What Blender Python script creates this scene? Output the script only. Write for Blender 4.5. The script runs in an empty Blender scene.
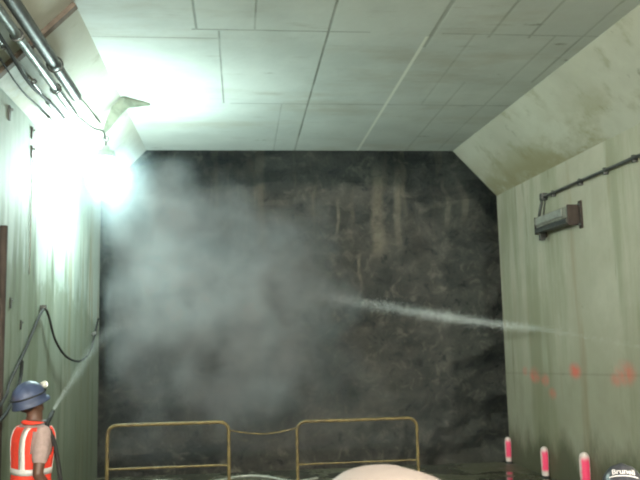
import bpy, bmesh, math, random
from mathutils import Vector, Matrix, noise
import numpy as np

S = bpy.context.scene
COL = S.collection
random.seed(7)

# ------------------------------------------------------------------ camera
F = 780.0
def cam_basis(vp=(240, 342), roll=1.3):
    Y = np.array([vp[0] - 320, -(vp[1] - 240), F], float); Y /= np.linalg.norm(Y)
    X = np.array([math.cos(math.radians(roll)), math.sin(math.radians(roll)), 0.0])
    X -= X @ Y * Y; X /= np.linalg.norm(X)
    Z = np.cross(X, Y)
    if Z[1] < 0: Z = -Z
    return np.array([X, Y, Z])
B = cam_basis()
cam_data = bpy.data.cameras.new('camera')
cam_data.sensor_width = 36.0
cam_data.lens = F / 640 * 36
cam_data.clip_start = 0.05
cam_data.dof.use_dof = True
cam_data.dof.focus_distance = 1.9
cam_data.dof.aperture_fstop = 9.0
cam = bpy.data.objects.new('camera', cam_data)
COL.objects.link(cam)
cam.matrix_world = Matrix(((B[0, 0], B[0, 1], -B[0, 2], 0), (B[1, 0], B[1, 1], -B[1, 2], 0),
                           (B[2, 0], B[2, 1], -B[2, 2], 2.0), (0, 0, 0, 1)))
S.camera = cam
S.view_settings.view_transform = 'Standard'
S.view_settings.look = 'None'
S.view_settings.gamma = 1
S.view_settings.use_curve_mapping = False
S.view_settings.exposure = 0.0
S.cycles.use_denoising = True
S.cycles.max_bounces = 8
S.cycles.diffuse_bounces = 5
S.cycles.volume_bounces = 1
S.cycles.transparent_max_bounces = 16
S.cycles.sample_clamp_indirect = 4
w = bpy.data.worlds.new('world'); S.world = w; w.use_nodes = True
w.node_tree.nodes['Background'].inputs[0].default_value = (0.7, 0.85, 0.8, 1)
w.node_tree.nodes['Background'].inputs[1].default_value = 0.0

LAMP = Vector((-1.64, 9.7, 4.06))
LAMP_W = 235.0          # lamp over the work face
FILL_W = 1200.0           # two unseen lamps added behind the camera as fill
LAMP_COL = (0.76, 1.0, 0.95)
FILL_COL = (1.0, 0.95, 0.86)

# ------------------------------------------------------------------ helpers
def link(name, me, mat=None, parent=None):
    o = bpy.data.objects.new(name, me); COL.objects.link(o)
    if mat is not None and me is not None: me.materials.append(mat)
    if parent is not None: o.parent = parent
    return o
def tag(o, label=None, cat=None, group=None, kind=None):
    if label: o['label'] = label
    if cat: o['category'] = cat
    if group: o['group'] = group
    if kind: o['kind'] = kind
    return o
def empty(name, loc=(0, 0, 0), rz=0.0):
    o = bpy.data.objects.new(name, None); COL.objects.link(o)
    o.location = loc; o.rotation_euler = (0, 0, rz); o.empty_display_size = .1
    return o
def copy_tree(o, parent=None):
    c = o.copy(); COL.objects.link(c)
    if parent is not None: c.parent = parent
    for ch in list(o.children): copy_tree(ch, c)
    return c

class MB:
    def __init__(s): s.v = []; s.f = []
    def add(s, vs, fs):
        n = len(s.v); s.v += [tuple(v) for v in vs]; s.f += [tuple(i + n for i in f) for f in fs]; return s
    def box(s, c, d, rz=0.0, M=None):
        x, y, z = [q / 2 for q in d]
        vs = [Vector((a * x, b * y, e * z)) for a in (-1, 1) for b in (-1, 1) for e in (-1, 1)]
        R = M if M is not None else Matrix.Rotation(rz, 3, 'Z')
        vs = [R @ v + Vector(c) for v in vs]
        return s.add(vs, [(0, 1, 3, 2), (4, 6, 7, 5), (0, 4, 5, 1), (2, 3, 7, 6), (0, 2, 6, 4), (1, 5, 7, 3)])
    def tube(s, pts, r, n=10, cap=True):
        pts = [Vector(p) for p in pts]
        rs = r if isinstance(r, (list, tuple)) else [r] * len(pts)
        t0 = (pts[1] - pts[0]).normalized()
        u = t0.orthogonal().normalized()
        rings = []
        for i, p in enumerate(pts):
            t = (pts[min(i + 1, len(pts) - 1)] - pts[max(i - 1, 0)]).normalized()
            u = (u - t * u.dot(t)).normalized(); v = t.cross(u)
            rings.append([p + (u * math.cos(a) + v * math.sin(a)) * rs[i] for a in [2 * math.pi * k / n for k in range(n)]])
        return s.rings(rings, cap)
    def rings(s, rings, cap=True):
        n = len(rings[0]); vs = [v for r in rings for v in r]; fs = []
        for i in range(len(rings) - 1):
            for k in range(n):
                a = i * n + k; b = i * n + (k + 1) % n
                fs.append((a, b, b + n, a + n))
        if cap:
            fs.append(tuple(range(n))[::-1]); fs.append(tuple(range((len(rings) - 1) * n, len(rings) * n)))
        return s.add(vs, fs)
    def ellipsoid(s, c, r, nu=16, nv=10, M=None):
        rings = []
        for j in range(nv + 1):
            ph = -math.pi / 2 + math.pi * (j + .02) / (nv + .04)
            rings.append([Vector(((math.cos(ph) * math.cos(t)) * r[0], math.cos(ph) * math.sin(t) * r[1], math.sin(ph) * r[2]))
                          for t in [2 * math.pi * k / nu for k in range(nu)]])
        if M is not None: rings = [[M @ v for v in q] for q in rings]
        return s.rings([[v + Vector(c) for v in q] for q in rings])
    def mesh(s, name, smooth=True):
        me = bpy.data.meshes.new(name); me.from_pydata(s.v, [], s.f)
        bm = bmesh.new(); bm.from_mesh(me); bmesh.ops.recalc_face_normals(bm, faces=bm.faces); bm.to_mesh(me); bm.free()
        if smooth:
            for p in me.polygons: p.use_smooth = True
        return me
    def build(s, name, mat, parent=None, smooth=True, bevel=0.0):
        me = s.mesh(name, smooth)
        if bevel > 0:
            bm = bmesh.new(); bm.from_mesh(me)
            es = [e for e in bm.edges if e.is_manifold and e.calc_face_angle(0) > .6]
            bmesh.ops.bevel(bm, geom=es, offset=bevel, segments=2, affect='EDGES', profile=.6)
            bm.to_mesh(me); bm.free()
        if smooth:
            try: me.set_sharp_from_angle(angle=math.radians(40))
            except Exception: pass
        return link(name, me, mat, parent)

def smooth_path(pts, n=8):
    P = [Vector(p) for p in pts]; P = [P[0]] + P + [P[-1]]; out = []
    for i in range(1, len(P) - 2):
        for k in range(n):
            t = k / n; a, b, c, d = P[i - 1], P[i], P[i + 1], P[i + 2]
            out.append(.5 * ((2 * b) + (c - a) * t + (2 * a - 5 * b + 4 * c - d) * t * t + (-a + 3 * b - 3 * c + d) * t ** 3))
    out.append(P[-2]); return out

# ------------------------------------------------------------------ materials
class NT:
    """tiny node builder"""
    def __init__(s, name):
        s.m = bpy.data.materials.new(name); s.m.use_nodes = True; s.t = s.m.node_tree; s.t.nodes.clear()
        s.out = s.t.nodes.new('ShaderNodeOutputMaterial')
        s.geo = s.t.nodes.new('ShaderNodeTexCoord'); s.P = s.geo.outputs['Object']
    def n(s, typ, **kw):
        nd = s.t.nodes.new(typ)
        for k, v in kw.items(): setattr(nd, k, v)
        return nd
    def put(s, sock, v):
        if isinstance(v, bpy.types.NodeSocket): s.t.links.new(v, sock)
        elif v is not None:
            if sock.type == 'RGBA' and len(v) == 3: v = (*v, 1)
            sock.default_value = v
    def math(s, op, a, b=None, c=None, clamp=False):
        nd = s.n('ShaderNodeMath', operation=op, use_clamp=clamp)
        for i, v in enumerate((a, b, c)):
            if v is not None: s.put(nd.inputs[i], v)
        return nd.outputs[0]
    def vmath(s, op, a, b=None, out=0):
        nd = s.n('ShaderNodeVectorMath', operation=op)
        s.put(nd.inputs[0], a)
        if b is not None: s.put(nd.inputs[1], b)
        return nd.outputs[out]
    def mapping(s, scale=(1, 1, 1), loc=(0, 0, 0), rot=(0, 0, 0), src=None):
        nd = s.n('ShaderNodeMapping'); s.put(nd.inputs[0], src or s.P)
        nd.inputs['Scale'].default_value = scale; nd.inputs['Location'].default_value = loc; nd.inputs['Rotation'].default_value = rot
        return nd.outputs[0]
    def noise(s, scale=1, detail=4, rough=.55, src=None, dist=0.0):
        nd = s.n('ShaderNodeTexNoise'); s.put(nd.inputs['Vector'], src or s.P)
        nd.inputs['Scale'].default_value = scale; nd.inputs['Detail'].default_value = detail
        nd.inputs['Roughness'].default_value = rough; nd.inputs['Distortion'].default_value = dist
        return nd.outputs['Fac']
    def ramp(s, f, lo, hi, a=0.0, b=1.0):
        nd = s.n('ShaderNodeMapRange', interpolation_type='SMOOTHSTEP')
        s.put(nd.inputs[0], f)
        for i, v in zip((1, 2, 3, 4), (lo, hi, a, b)): s.put(nd.inputs[i], v)
        return nd.outputs[0]
    def mix(s, f, a, b):
        nd = s.n('ShaderNodeMix', data_type='RGBA'); s.put(nd.inputs[0], f); s.put(nd.inputs[6], a); s.put(nd.inputs[7], b)
        return nd.outputs[2]
    def xyz(s, src=None):
        nd = s.n('ShaderNodeSeparateXYZ'); s.put(nd.inputs[0], src or s.P); return nd.outputs
    def bsdf(s, col, rough=.7, metal=0.0, bump=None, bstr=.3, bdist=.02, spec=.5, **kw):
        nd = s.n('ShaderNodeBsdfPrincipled')
        s.put(nd.inputs['Base Color'], col); s.put(nd.inputs['Roughness'], rough); s.put(nd.inputs['Metallic'], metal)
        s.put(nd.inputs['Specular IOR Level'], spec)
        for k, v in kw.items(): s.put(nd.inputs[k.replace('_', ' ')], v)
        if bump is not None:
            b = s.n('ShaderNodeBump'); b.inputs['Strength'].default_value = bstr; b.inputs['Distance'].default_value = bdist
            s.put(b.inputs['Height'], bump); s.t.links.new(b.outputs[0], nd.inputs['Normal'])
        s.t.links.new(nd.outputs[0], s.out.inputs[0]); return nd
    def line(s, point, direc, width, soft, x_lo=None, x_hi=None, along=None, wob=None):
        """1 on a straight line in the horizontal plane (or any two axes given in direc's normal)"""
        d = s.vmath('SUBTRACT', s.P if wob is None else wob, point)
        dist = s.math('ABSOLUTE', s.vmath('DOT_PRODUCT', d, direc, out=1))
        m = s.ramp(dist, width, width + soft, 1, 0)
        if along is not None:
            ax = s.xyz()[along]
            m = s.math('MULTIPLY', m, s.math('GREATER_THAN', ax, x_lo))
            m = s.math('MULTIPLY', m, s.math('LESS_THAN', ax, x_hi))
        return m

def simple(name, col, rough=.6, metal=0.0, var=.25, scale=8, bump=.15, dirt=None, dirt_amt=.5, spec=.5, streak=False, **kw):
    t = NT(name)
    src = t.mapping((1, 1, .15)) if streak else None
    f = t.noise(scale, 5, .6, src)
    c = t.mix(t.ramp(f, .3, .7), tuple(q * (1 - var) for q in col), tuple(min(1, q * (1 + var)) for q in col))
    if dirt: c = t.mix(t.math('MULTIPLY', t.ramp(t.noise(scale * .6, 6, .65), .48, .68), dirt_amt), c, dirt)
    t.bsdf(c, rough, metal, t.noise(scale * 5, 4), bump, .004, spec, **kw)
    return t.m

# ---- concrete of the ceiling: big plywood form panels
def ceiling_mat():
    t = NT('panelled_ceiling_concrete')
    wob = t.vmath('ADD', t.P, t.vmath('MULTIPLY', t.n_vec(.8), (.03, .03, 0))) if hasattr(t, 'n_vec') else None
    base = t.mix(t.ramp(t.noise(.7, 5, .6), .35, .65), (.49, .53, .50), (.58, .62, .585))
    base = t.mix(t.math('MULTIPLY', t.ramp(t.noise(1.3, 6, .65, t.mapping((.35, 1, 1))), .50, .72), .45), base, (.36, .33, .25))
    # smears along the boards
    base = t.mix(t.math('MULTIPLY', t.ramp(t.noise(3.5, 5, .6, t.mapping((.3, 1.6, 1))), .60, .72), .35), base, (.30, .29, .23))
    # form seams (x = const run along the tunnel, y = const across)
    dark = None
    def acc(m, k):
        nonlocal dark
        m = t.math('MULTIPLY', m, k)
        dark = m if dark is None else t.math('MAXIMUM', dark, m)
    brk = t.ramp(t.noise(1.2, 3, .5), .38, .60, .55, 1)
    X, Y = (1, 0, 0), (0, 1, 0)
    acc(t.line((.925, 0, 0), X, .006, .012), 1.0)
    acc(t.line((-.18, 0, 0), X, .005, .010, 7.55, 9.95, 1), .8)
    acc(t.line((.18, 0, 0), X, .005, .010, 2, 7.5, 1), .6)
    acc(t.line((-.40, 0, 0), X, .006, .012, 2, 7.5, 1), .8)
    acc(t.line((.58, 0, 0), X, .004, .012, 9.95, 12.5, 1), .35)
    acc(t.line((2.00, 0, 0), X, .010, .02, -8, 7.9, 1), .7)
    for xx, a, b, k in ((2.45, 7.5, 9.95, .25), (2.78, 9.0, 12.5, .3), (3.32, 7.5, 12.5, .3), (2.62, 5, 7.6, .5), (3.05, 5, 7.6, .5), (3.62, 5, 9.0, .45)):
        acc(t.line((xx, 0, 0), X, .005, .02, a, b, 1), k)
    acc(t.line((0, 7.52, 0), Y, .007, .014, -.45, 1.35, 0), .8)
    acc(t.line((0, 7.52, 0), Y, .006, .014, 2.1, 3.9, 0), .55)
    acc(t.line((0, 7.75, 0), Y, .006, .014, -1.7, -.2, 0), .6)
    acc(t.line((0, 9.96, 0), Y, .008, .02, -.1, 4.2, 0), .5)
    acc(t.line((0, 5.08, 0), Y, .008, .02, -3, 5, 0), .6)
    acc(t.line((0, 2.64, 0), Y, .008, .02, -3, 5, 0), .6)
    dark = t.math('MULTIPLY', dark, brk)
    col = t.mix(t.math('MULTIPLY', dark, .75), base, (.12, .13, .10))
    lightline = t.line((1.965, 0, 0), X, .014, .012, 7.6, 12.5, 1)
    col = t.mix(t.math('MULTIPLY', lightline, .8), col, (.82, .84, .76))
    # small pits
    v = t.n('ShaderNodeTexVoronoi'); v.inputs['Scale'].default_value = 1.6; t.put(v.inputs['Vector'], t.mapping((.5, 1.6, 1)))
    pit = t.math('MULTIPLY', t.ramp(v.outputs['Distance'], .02, .12, 1, 0), t.ramp(t.noise(9, 3), .42, .55))
    col = t.mix(t.math('MULTIPLY', pit, .75), col, (.16, .16, .12))
    h = t.math('SUBTRACT', t.noise(6, 5), t.math('MULTIPLY', dark, 1.2))
    t.bsdf(col, .75, 0, h, .25, .02, .3)
    return t.m

def wall_mat(name, lo, hi, streak_cols, haunch=False, right=False, left=False):
    t = NT(name)
    x, y, z = t.xyz()
    base = t.mix(t.ramp(t.noise(.8, 5, .6), .35, .65), lo, hi)
    sm = t.mapping((2.2, 2.2, .22))
    for i, (c, amt, a, b, sc) in enumerate(streak_cols):
        f = t.ramp(t.noise(sc, 6, .62, t.mapping((1.6, 1.6, .18 if not haunch else .8), (i * 7.3, i * 3.1, i))), a, b)
        if left: f = t.math('MULTIPLY', f, t.ramp(z, 2.6, 3.9, 1, .25))
        base = t.mix(t.math('MULTIPLY', f, amt), base, c)
    if right:
        # form joints, dirt at the foot, sprayed survey marks
        jw = t.line((4.3, 0, .60), (0, .055, 1), .006, .02)
        j2 = t.line((4.3, 0, 1.78), (0, .03, 1), .004, .02)
        base = t.mix(t.math('MULTIPLY', jw, .55), base, (.10, .11, .07))
        base = t.mix(t.math('MULTIPLY', j2, .22), base, (.15, .15, .10))
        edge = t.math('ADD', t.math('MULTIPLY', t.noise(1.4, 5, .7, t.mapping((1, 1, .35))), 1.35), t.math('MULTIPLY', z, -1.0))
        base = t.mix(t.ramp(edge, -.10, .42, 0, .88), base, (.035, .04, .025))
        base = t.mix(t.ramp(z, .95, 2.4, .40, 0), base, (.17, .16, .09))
        marks = None
        for (my, mz, r, k) in ((11.35, 1.42, .16, 1), (11.0, 1.36, .12, .7), (10.78, 1.18, .11, .6), (10.05, 1.52, .15, .9), (8.78, 1.54, .20, .7), (9.0, 1.45, .12, .5), (11.7, 1.46, .1, .4)):
            d = t.vmath('DISTANCE', t.vmath('MULTIPLY', t.P, (0, .62, 1)), (0, my * .62, mz), out=1)
            m = t.math('MULTIPLY', t.ramp(d, r * .15, r, 1, 0), k)
            marks = m if marks is None else t.math('MAXIMUM', marks, m)
        marks = t.math('MULTIPLY', marks, t.ramp(t.noise(5, 4, .6), .33, .6, .25, 1))
        base = t.mix(t.math('MULTIPLY', marks, .9), base, (.80, .16, .12))
    if left:
        edge = t.math('ADD', t.math('MULTIPLY', t.noise(1.6, 5, .7), 1.2), z)
        edge = t.math('ADD', edge, t.math('MULTIPLY', y, .10))
        wet = t.ramp(edge, 4.05, 4.30, 1, 0)
        base = t.mix(t.math('MULTIPLY', wet, .62), base, (.17, .195, .135))
        base = t.mix(t.ramp(z, .3, 2.4, .55, 0), base, (.10, .105, .06))
    if haunch and right is False:
        f = t.ramp(t.noise(1.3, 7, .65, t.mapping((1, .6, 1), (3, 0, 0))), .40, .60)
        low = t.ramp(z, 4.95, 4.4, .1, 1)
        base = t.mix(t.math('MULTIPLY', t.math('MULTIPLY', f, low), .75), base, (.27, .235, .11))
    v = t.n('ShaderNodeTexVoronoi'); v.inputs['Scale'].default_value = 2.4; t.put(v.inputs['Vector'], t.P)
    pit = t.math('MULTIPLY', t.ramp(v.outputs['Distance'], .02, .09, 1, 0), t.ramp(t.noise(7, 3), .5, .6))
    base = t.mix(t.math('MULTIPLY', pit, .5), base, (.12, .12, .08))
    t.bsdf(base, .7, 0, t.noise(7, 6, .6), .25, .02, .3)
    return t.m

def rock_mat():
    t = NT('dark_wet_rock')
    x, y, z = t.xyz()
    f = t.noise(.9, 8, .65, t.mapping((1, 1, 1.5), rot=(.3, .2, .5)))
    c = t.mix(t.ramp(f, .35, .7), (.060, .062, .052), (.155, .15, .125))
    f2 = t.noise(3.2, 8, .7, dist=.6)
    c = t.mix(t.ramp(f2, .50, .68, 0, .8), c, (.27, .26, .21))
    c = t.mix(t.ramp(f2, .46, .34, 0, .9), c, (.015, .015, .013))
    # mineral run-off below the roof
    st = t.ramp(t.noise(1.7, 5, .6, t.mapping((1.6, .3, .10))), .52, .66)
    top = t.ramp(z, 3.2, 5.2, 0, 1)
    a = t.math('MULTIPLY', st, top)
    c = t.mix(t.math('MULTIPLY', a, .55), c, (.30, .27, .19))
    band = None
    for (bx, w_, z0, z1, k) in ((3.02, .20, 3.9, 5.6, .8), (3.45, .10, 4.1, 5.6, .5), (2.12, .05, 4.35, 4.85, .9), (2.62, .05, 3.2, 3.75, .7), (4.55, .07, 4.5, 5.4, .6), (4.85, .09, 4.6, 5.3, .5)):
        xx = t.math('ADD', x, t.math('MULTIPLY', t.noise(1.5, 3), .15))
        m = t.ramp(t.math('ABSOLUTE', t.math('SUBTRACT', xx, bx + .075)), w_ * .3, w_, 1, 0)
        m = t.math('MULTIPLY', m, t.ramp(z, z0 - .25, z0 + .1)); m = t.math('MULTIPLY', m, t.ramp(z, z1 - .1, z1 + .25, 1, 0))
        m = t.math('MULTIPLY', m, k)
        band = m if band is None else t.math('MAXIMUM', band, m)
    c = t.mix(t.math('MULTIPLY', band, t.ramp(t.noise(5, 5), .3, .6, .4, 1)), c, (.38, .35, .26))
    h = t.math('ADD', t.noise(2.0, 8, .7), t.math('MULTIPLY', t.noise(9, 6, .7), .4))
    t.bsdf(c, t.ramp(f2, .3, .7, .45, .8), 0, h, .8, .12, .4)
    return t.m

def floor_mat():
    t = NT('wet_muddy_concrete_floor')
    f = t.noise(.9, 6, .6)
    c = t.mix(t.ramp(f, .35, .65), (.045, .047, .032), (.12, .115, .075))
    c = t.mix(t.ramp(t.noise(6, 5, .7), .5, .75, 0, .5), c, (.19, .17, .12))
    r = t.ramp(f, .44, .56, .06, .5)
    t.bsdf(c, r, 0, t.noise(5, 5), .15, .01, .5)
    return t.m

M = {}
M['ceiling'] = ceiling_mat()
M['wall_left'] = wall_mat('stained_left_wall_concrete', (.30, .355, .315), (.39, .44, .395),
    [((.12, .145, .09), .85, .47, .62, 1.6), ((.25, .18, .08), .75, .54, .66, 1.3), ((.62, .64, .56), .6, .55, .70, 2.0), ((.08, .09, .06), .7, .57, .66, 3.4)], left=True)
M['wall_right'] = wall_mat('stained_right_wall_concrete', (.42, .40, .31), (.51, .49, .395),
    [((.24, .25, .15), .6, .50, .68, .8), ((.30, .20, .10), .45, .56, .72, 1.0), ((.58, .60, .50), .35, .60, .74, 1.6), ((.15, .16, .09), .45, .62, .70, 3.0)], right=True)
M['haunch_right'] = wall_mat('stained_haunch_concrete', (.46, .455, .37), (.55, .55, .455),
    [((.26, .24, .13), .5, .52, .70, 1.6), ((.16, .15, .09), .5, .62, .72, 2.6)], haunch=True)
M['haunch_left'] = wall_mat('pale_haunch_concrete', (.42, .43, .375), (.51, .525, .46),
    [((.24, .25, .18), .5, .54, .70, 1.6), ((.30, .28, .20), .4, .58, .72, 2.0)], haunch=True)
M['rock'] = rock_mat()
M['floor'] = floor_mat()
M['galv'] = simple('galvanised_pipe_metal', (.30, .32, .31), .38, .8, dirt=(.16, .14, .11), scale=14)
M['dark_steel'] = simple('dark_grey_steel', (.10, .105, .10), .5, .5, dirt=(.05, .045, .04), scale=12)
M['rust'] = simple('rusty_brown_steel', (.055, .042, .035), .85, .1, dirt=(.03, .025, .022), scale=18, streak=True)
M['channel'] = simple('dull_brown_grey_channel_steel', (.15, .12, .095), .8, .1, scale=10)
M['rubber'] = simple('black_cable_rubber', (.03, .031, .03), .75, var=.3, spec=.2)
M['yellow'] = simple('worn_yellow_paint', (.165, .125, .045), .6, dirt=(.09, .07, .04), dirt_amt=.8, scale=16)
M['box'] = simple('dusty_grey_housing', (.27, .26, .22), .6, .2, dirt=(.15, .12, .09), scale=10)
M['lens'] = simple('frosted_unlit_lens', (.30, .31, .28), .35, dirt=(.2, .17, .13), scale=9)
M['plate'] = simple('greenish_painted_plate', (.33, .40, .33), .6, .1, scale=6)
M['orange'] = simple('orange_red_vest_fabric', (.95, .065, .035), .8, var=.12, scale=30, Emission_Color=(1, .08, .03), Emission_Strength=0.0)
M['reflect'] = simple('silver_reflective_tape', (.78, .76, .74), .35, .1, var=.08, scale=60)
M['shirt'] = simple('grey_pink_shirt_cloth', (.38, .28, .26), .9, var=.12, scale=25)
M['shirt_dark'] = simple('dark_work_shirt_cloth', (.06, .065, .07), .9, var=.2, scale=25)
M['jeans'] = simple('dark_trouser_cloth', (.035, .045, .065), .9, var=.2, scale=25)
M['boot'] = simple('brown_boot_leather', (.06, .04, .025), .6, var=.2)
M['skin_dark'] = simple('brown_skin', (.11, .055, .035), .5, var=.08, bump=.05)
M['skin'] = simple('tanned_skin', (.42, .235, .155), .5, var=.06, bump=.05)
M['glove'] = simple('dark_work_glove', (.05, .045, .04), .8)
M['eye'] = simple('dark_eye', (.03, .02, .015), .2, bump=0)
M['hair'] = simple('dark_hair', (.02, .015, .012), .7, scale=40)
M['hat_blue'] = simple('scuffed_blue_hat_plastic', (.05, .07, .135), .5, dirt=(.15, .09, .065), dirt_amt=.7, scale=7, bump=.05)
M['hat_beige'] = simple('beige_hat_plastic', (.225, .183, .165), .6, var=.04, scale=4, bump=.03)
M['hat_black'] = simple('black_hat_plastic', (.045, .045, .055), .35, var=.15, scale=6, bump=.03)
M['hat_white'] = simple('white_hat_plastic', (.62, .62, .57), .4, var=.05, scale=6, bump=.03)
M['white'] = simple('white_print', (.75, .70, .70), .5, var=.04, bump=0)
M['wood'] = simple('rough_crate_wood', (.25, .17, .09), .8, scale=10, streak=True)
M['hose'] = simple('pale_hose_rubber', (.42, .43, .38), .5, dirt=(.2, .18, .13))
def marker_mat():
    t = NT('pink_faced_white_post')
    x, y, z = t.xyz()
    r = t.math('ABSOLUTE', t.math('ADD', x, t.math('MULTIPLY', t.noise(14, 3), .016)))
    m = t.math('MULTIPLY', t.ramp(z, .07, .12), t.ramp(z, .33, .40, 1, 0))
    c = t.mix(t.math('MULTIPLY', m, t.ramp(r, .032, .050, 1, 0)), (.72, .62, .58), (.90, .06, .17))
    c = t.mix(t.ramp(t.noise(20, 5), .58, .7, 0, .5), c, (.3, .2, .17))
    t.bsdf(c, .45, 0); return t.m
M['marker'] = marker_mat()
def emit_mat(name, col, s):
    t = NT(name); e = t.n('ShaderNodeEmission'); t.put(e.inputs[0], col); e.inputs[1].default_value = s
    t.t.links.new(e.outputs[0], t.out.inputs[0]); return t.m
def water_mat():
    t = NT('white_water_spray'); t.bsdf((.86, .90, .88), .25, 0, Transmission_Weight=.0)
    return t.m
M['water'] = water_mat()

# ------------------------------------------------------------------ structure
Y0, Y1 = -8.0, 12.5
KR = .04
def xr(y, x=4.30): return x + KR * (Y1 - y)
LX, LHZ, LCX, CZ = -2.18, 4.38, -1.47, 5.10
RHZ, RCX = 4.33, 3.58

def slab(name, quad, thick, mat, n=None, cuts=1):
    """a solid slab: quad (4 points, inner face) pushed along n by thick"""
    q = [Vector(p) for p in quad]; nn = Vector(n).normalized() * thick
    mb = MB(); mb.add(q + [p + nn for p in q], [(0, 1, 2, 3), (7, 6, 5, 4), (0, 4, 5, 1), (1, 5, 6, 2), (2, 6, 7, 3), (3, 7, 4, 0)])
    o = mb.build(name, mat, smooth=False); o['kind'] = 'structure'; return o
slab('floor', [(LX - .4, Y0, 0), (xr(Y0) + .4, Y0, 0), (xr(Y1) + .4, Y1, 0), (LX - .4, Y1, 0)], .4, M['floor'], (0, 0, -1))
slab('ceiling', [(LCX - .6, Y0, CZ), (xr(Y0, RCX) + .6, Y0, CZ), (xr(Y1, RCX) + .6, Y1, CZ), (LCX - .6, Y1, CZ)], .7, M['ceiling'], (0, 0, 1))
slab('wall_left', [(LX, Y0, 0), (LX, Y1, 0), (LX, Y1, LHZ), (LX, Y0, LHZ)], .6, M['wall_left'], (-1, 0, 0))
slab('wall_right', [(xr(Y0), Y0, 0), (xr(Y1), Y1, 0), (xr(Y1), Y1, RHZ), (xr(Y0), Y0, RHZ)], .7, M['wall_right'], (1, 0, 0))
def prism(name, tri, mat):   # tri(y) -> three points
    a, b = tri(Y0), tri(Y1)
    mb = MB(); mb.add(a + b, [(0, 1, 2), (5, 4, 3), (0, 3, 4, 1), (1, 4, 5, 2), (2, 5, 3, 0)])
    o = mb.build(name, mat, smooth=False); o['kind'] = 'structure'; return o
prism('trim_1', lambda y: [(LX, y, LHZ), (LCX, y, CZ), (LX, y, CZ)], M['haunch_left'])
prism('trim_2', lambda y: [(xr(y), y, RHZ), (xr(y, RCX), y, CZ), (xr(y), y, CZ)], M['haunch_right'])
slab('wall_back', [(LX - .6, Y0, 0), (xr(Y0) + .7, Y0, 0), (xr(Y0) + .7, Y0, CZ), (LX - .6, Y0, CZ)], .4, M['haunch_right'], (0, -1, 0))

def rock_sheet(name, O, U, V, nu, nv, N, amp, seed):
    """a craggy rock face: grid O + u*U + v*V pushed along N, with depth behind it"""
    O, U, V, N = map(Vector, (O, U, V, N)); vs = []
    for j in range(nv + 1):
        for i in range(nu + 1):
            p = O + U * (i / nu) + V * (j / nv)
            d = noise.fractal(p * .45 + Vector((seed, 0, 0)), .9, 2.1, 5) * amp
            d += noise.noise(Vector((p.x * .6 + p.z * .3, p.y * .6, p.z * 2.2 - p.x * .5)) + Vector((seed, 3, 1))) * amp * .5
            d += noise.fractal(p * 2.3, .8, 2.2, 3) * amp * .18
            vs.append(p + N * d)
    fs = [(j * (nu + 1) + i, j * (nu + 1) + i + 1, (j + 1) * (nu + 1) + i + 1, (j + 1) * (nu + 1) + i) for j in range(nv) for i in range(nu)]
    n0 = len(vs); q = [O, O + U, O + U + V, O + V]; vs += [p - N * 1.2 for p in q]
    a, b, c_, d_ = [i for i in range(nu + 1)], [j * (nu + 1) + nu for j in range(nv + 1)], [nv * (nu + 1) + i for i in range(nu + 1)], [j * (nu + 1) for j in range(nv + 1)]
    fs += [tuple(a[::-1]) + (n0, n0 + 1), tuple(b[::-1]) + (n0 + 1, n0 + 2), tuple(c_) + (n0 + 2, n0 + 3), tuple(d_) + (n0 + 3, n0), (n0, n0 + 1, n0 + 2, n0 + 3)]
    mb = MB(); mb.add(vs, fs); o = mb.build(name, M['rock'], smooth=True); o['kind'] = 'structure'; return o
rock_sheet('wall_far', (-7, 16.6, -3), (16, 0, 0), (0, 0, 12), 150, 112, (0, -1, 0), .55, 3)
rock_sheet('wall_side_left', (-6.5, 12.9, -3), (0, 4.4, 0), (0, 0, 12), 30, 80, (1, 0, 0), .4, 9)
rock_sheet('wall_side_right', (8.6, 12.9, -3), (0, 4.4, 0), (0, 0, 12), 30, 80, (-1, 0, 0), .4, 14)
rock_sheet('ceiling_rock', (-7.5, 12.0, 8.4), (17, 0, 0), (0, 5.5, 0), 90, 30, (0, 0, -1), .3, 21)
rock_sheet('floor_pit', (-7.5, 12.0, -2.6), (17, 0, 0), (0, 5.5, 0), 90, 30, (0, 0, 1), .3, 27)
slab('wall_portal', [(-8, 12.45, CZ + .7), (10, 12.45, CZ + .7), (10, 12.45, 9.2), (-8, 12.45, 9.2)], .4, M['haunch_right'], (0, -1, 0))
slab('wall_portal_left', [(-8, 12.45, -3), (LX - .6, 12.45, -3), (LX - .6, 12.45, CZ + .7), (-8, 12.45, CZ + .7)], .4, M['haunch_right'], (0, -1, 0))
slab('wall_portal_right', [(xr(Y1) + .72, 12.45, -3), (10, 12.45, -3), (10, 12.45, CZ + .7), (xr(Y1) + .72, 12.45, CZ + .7)], .4, M['haunch_right'], (0, -1, 0))
slab('wall_pit', [(-3, 12.49, -.4), (5.5, 12.49, -.4), (5.5, 12.49, -3), (-3, 12.49, -3)], .4, M['haunch_right'], (0, -1, 0))

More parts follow.
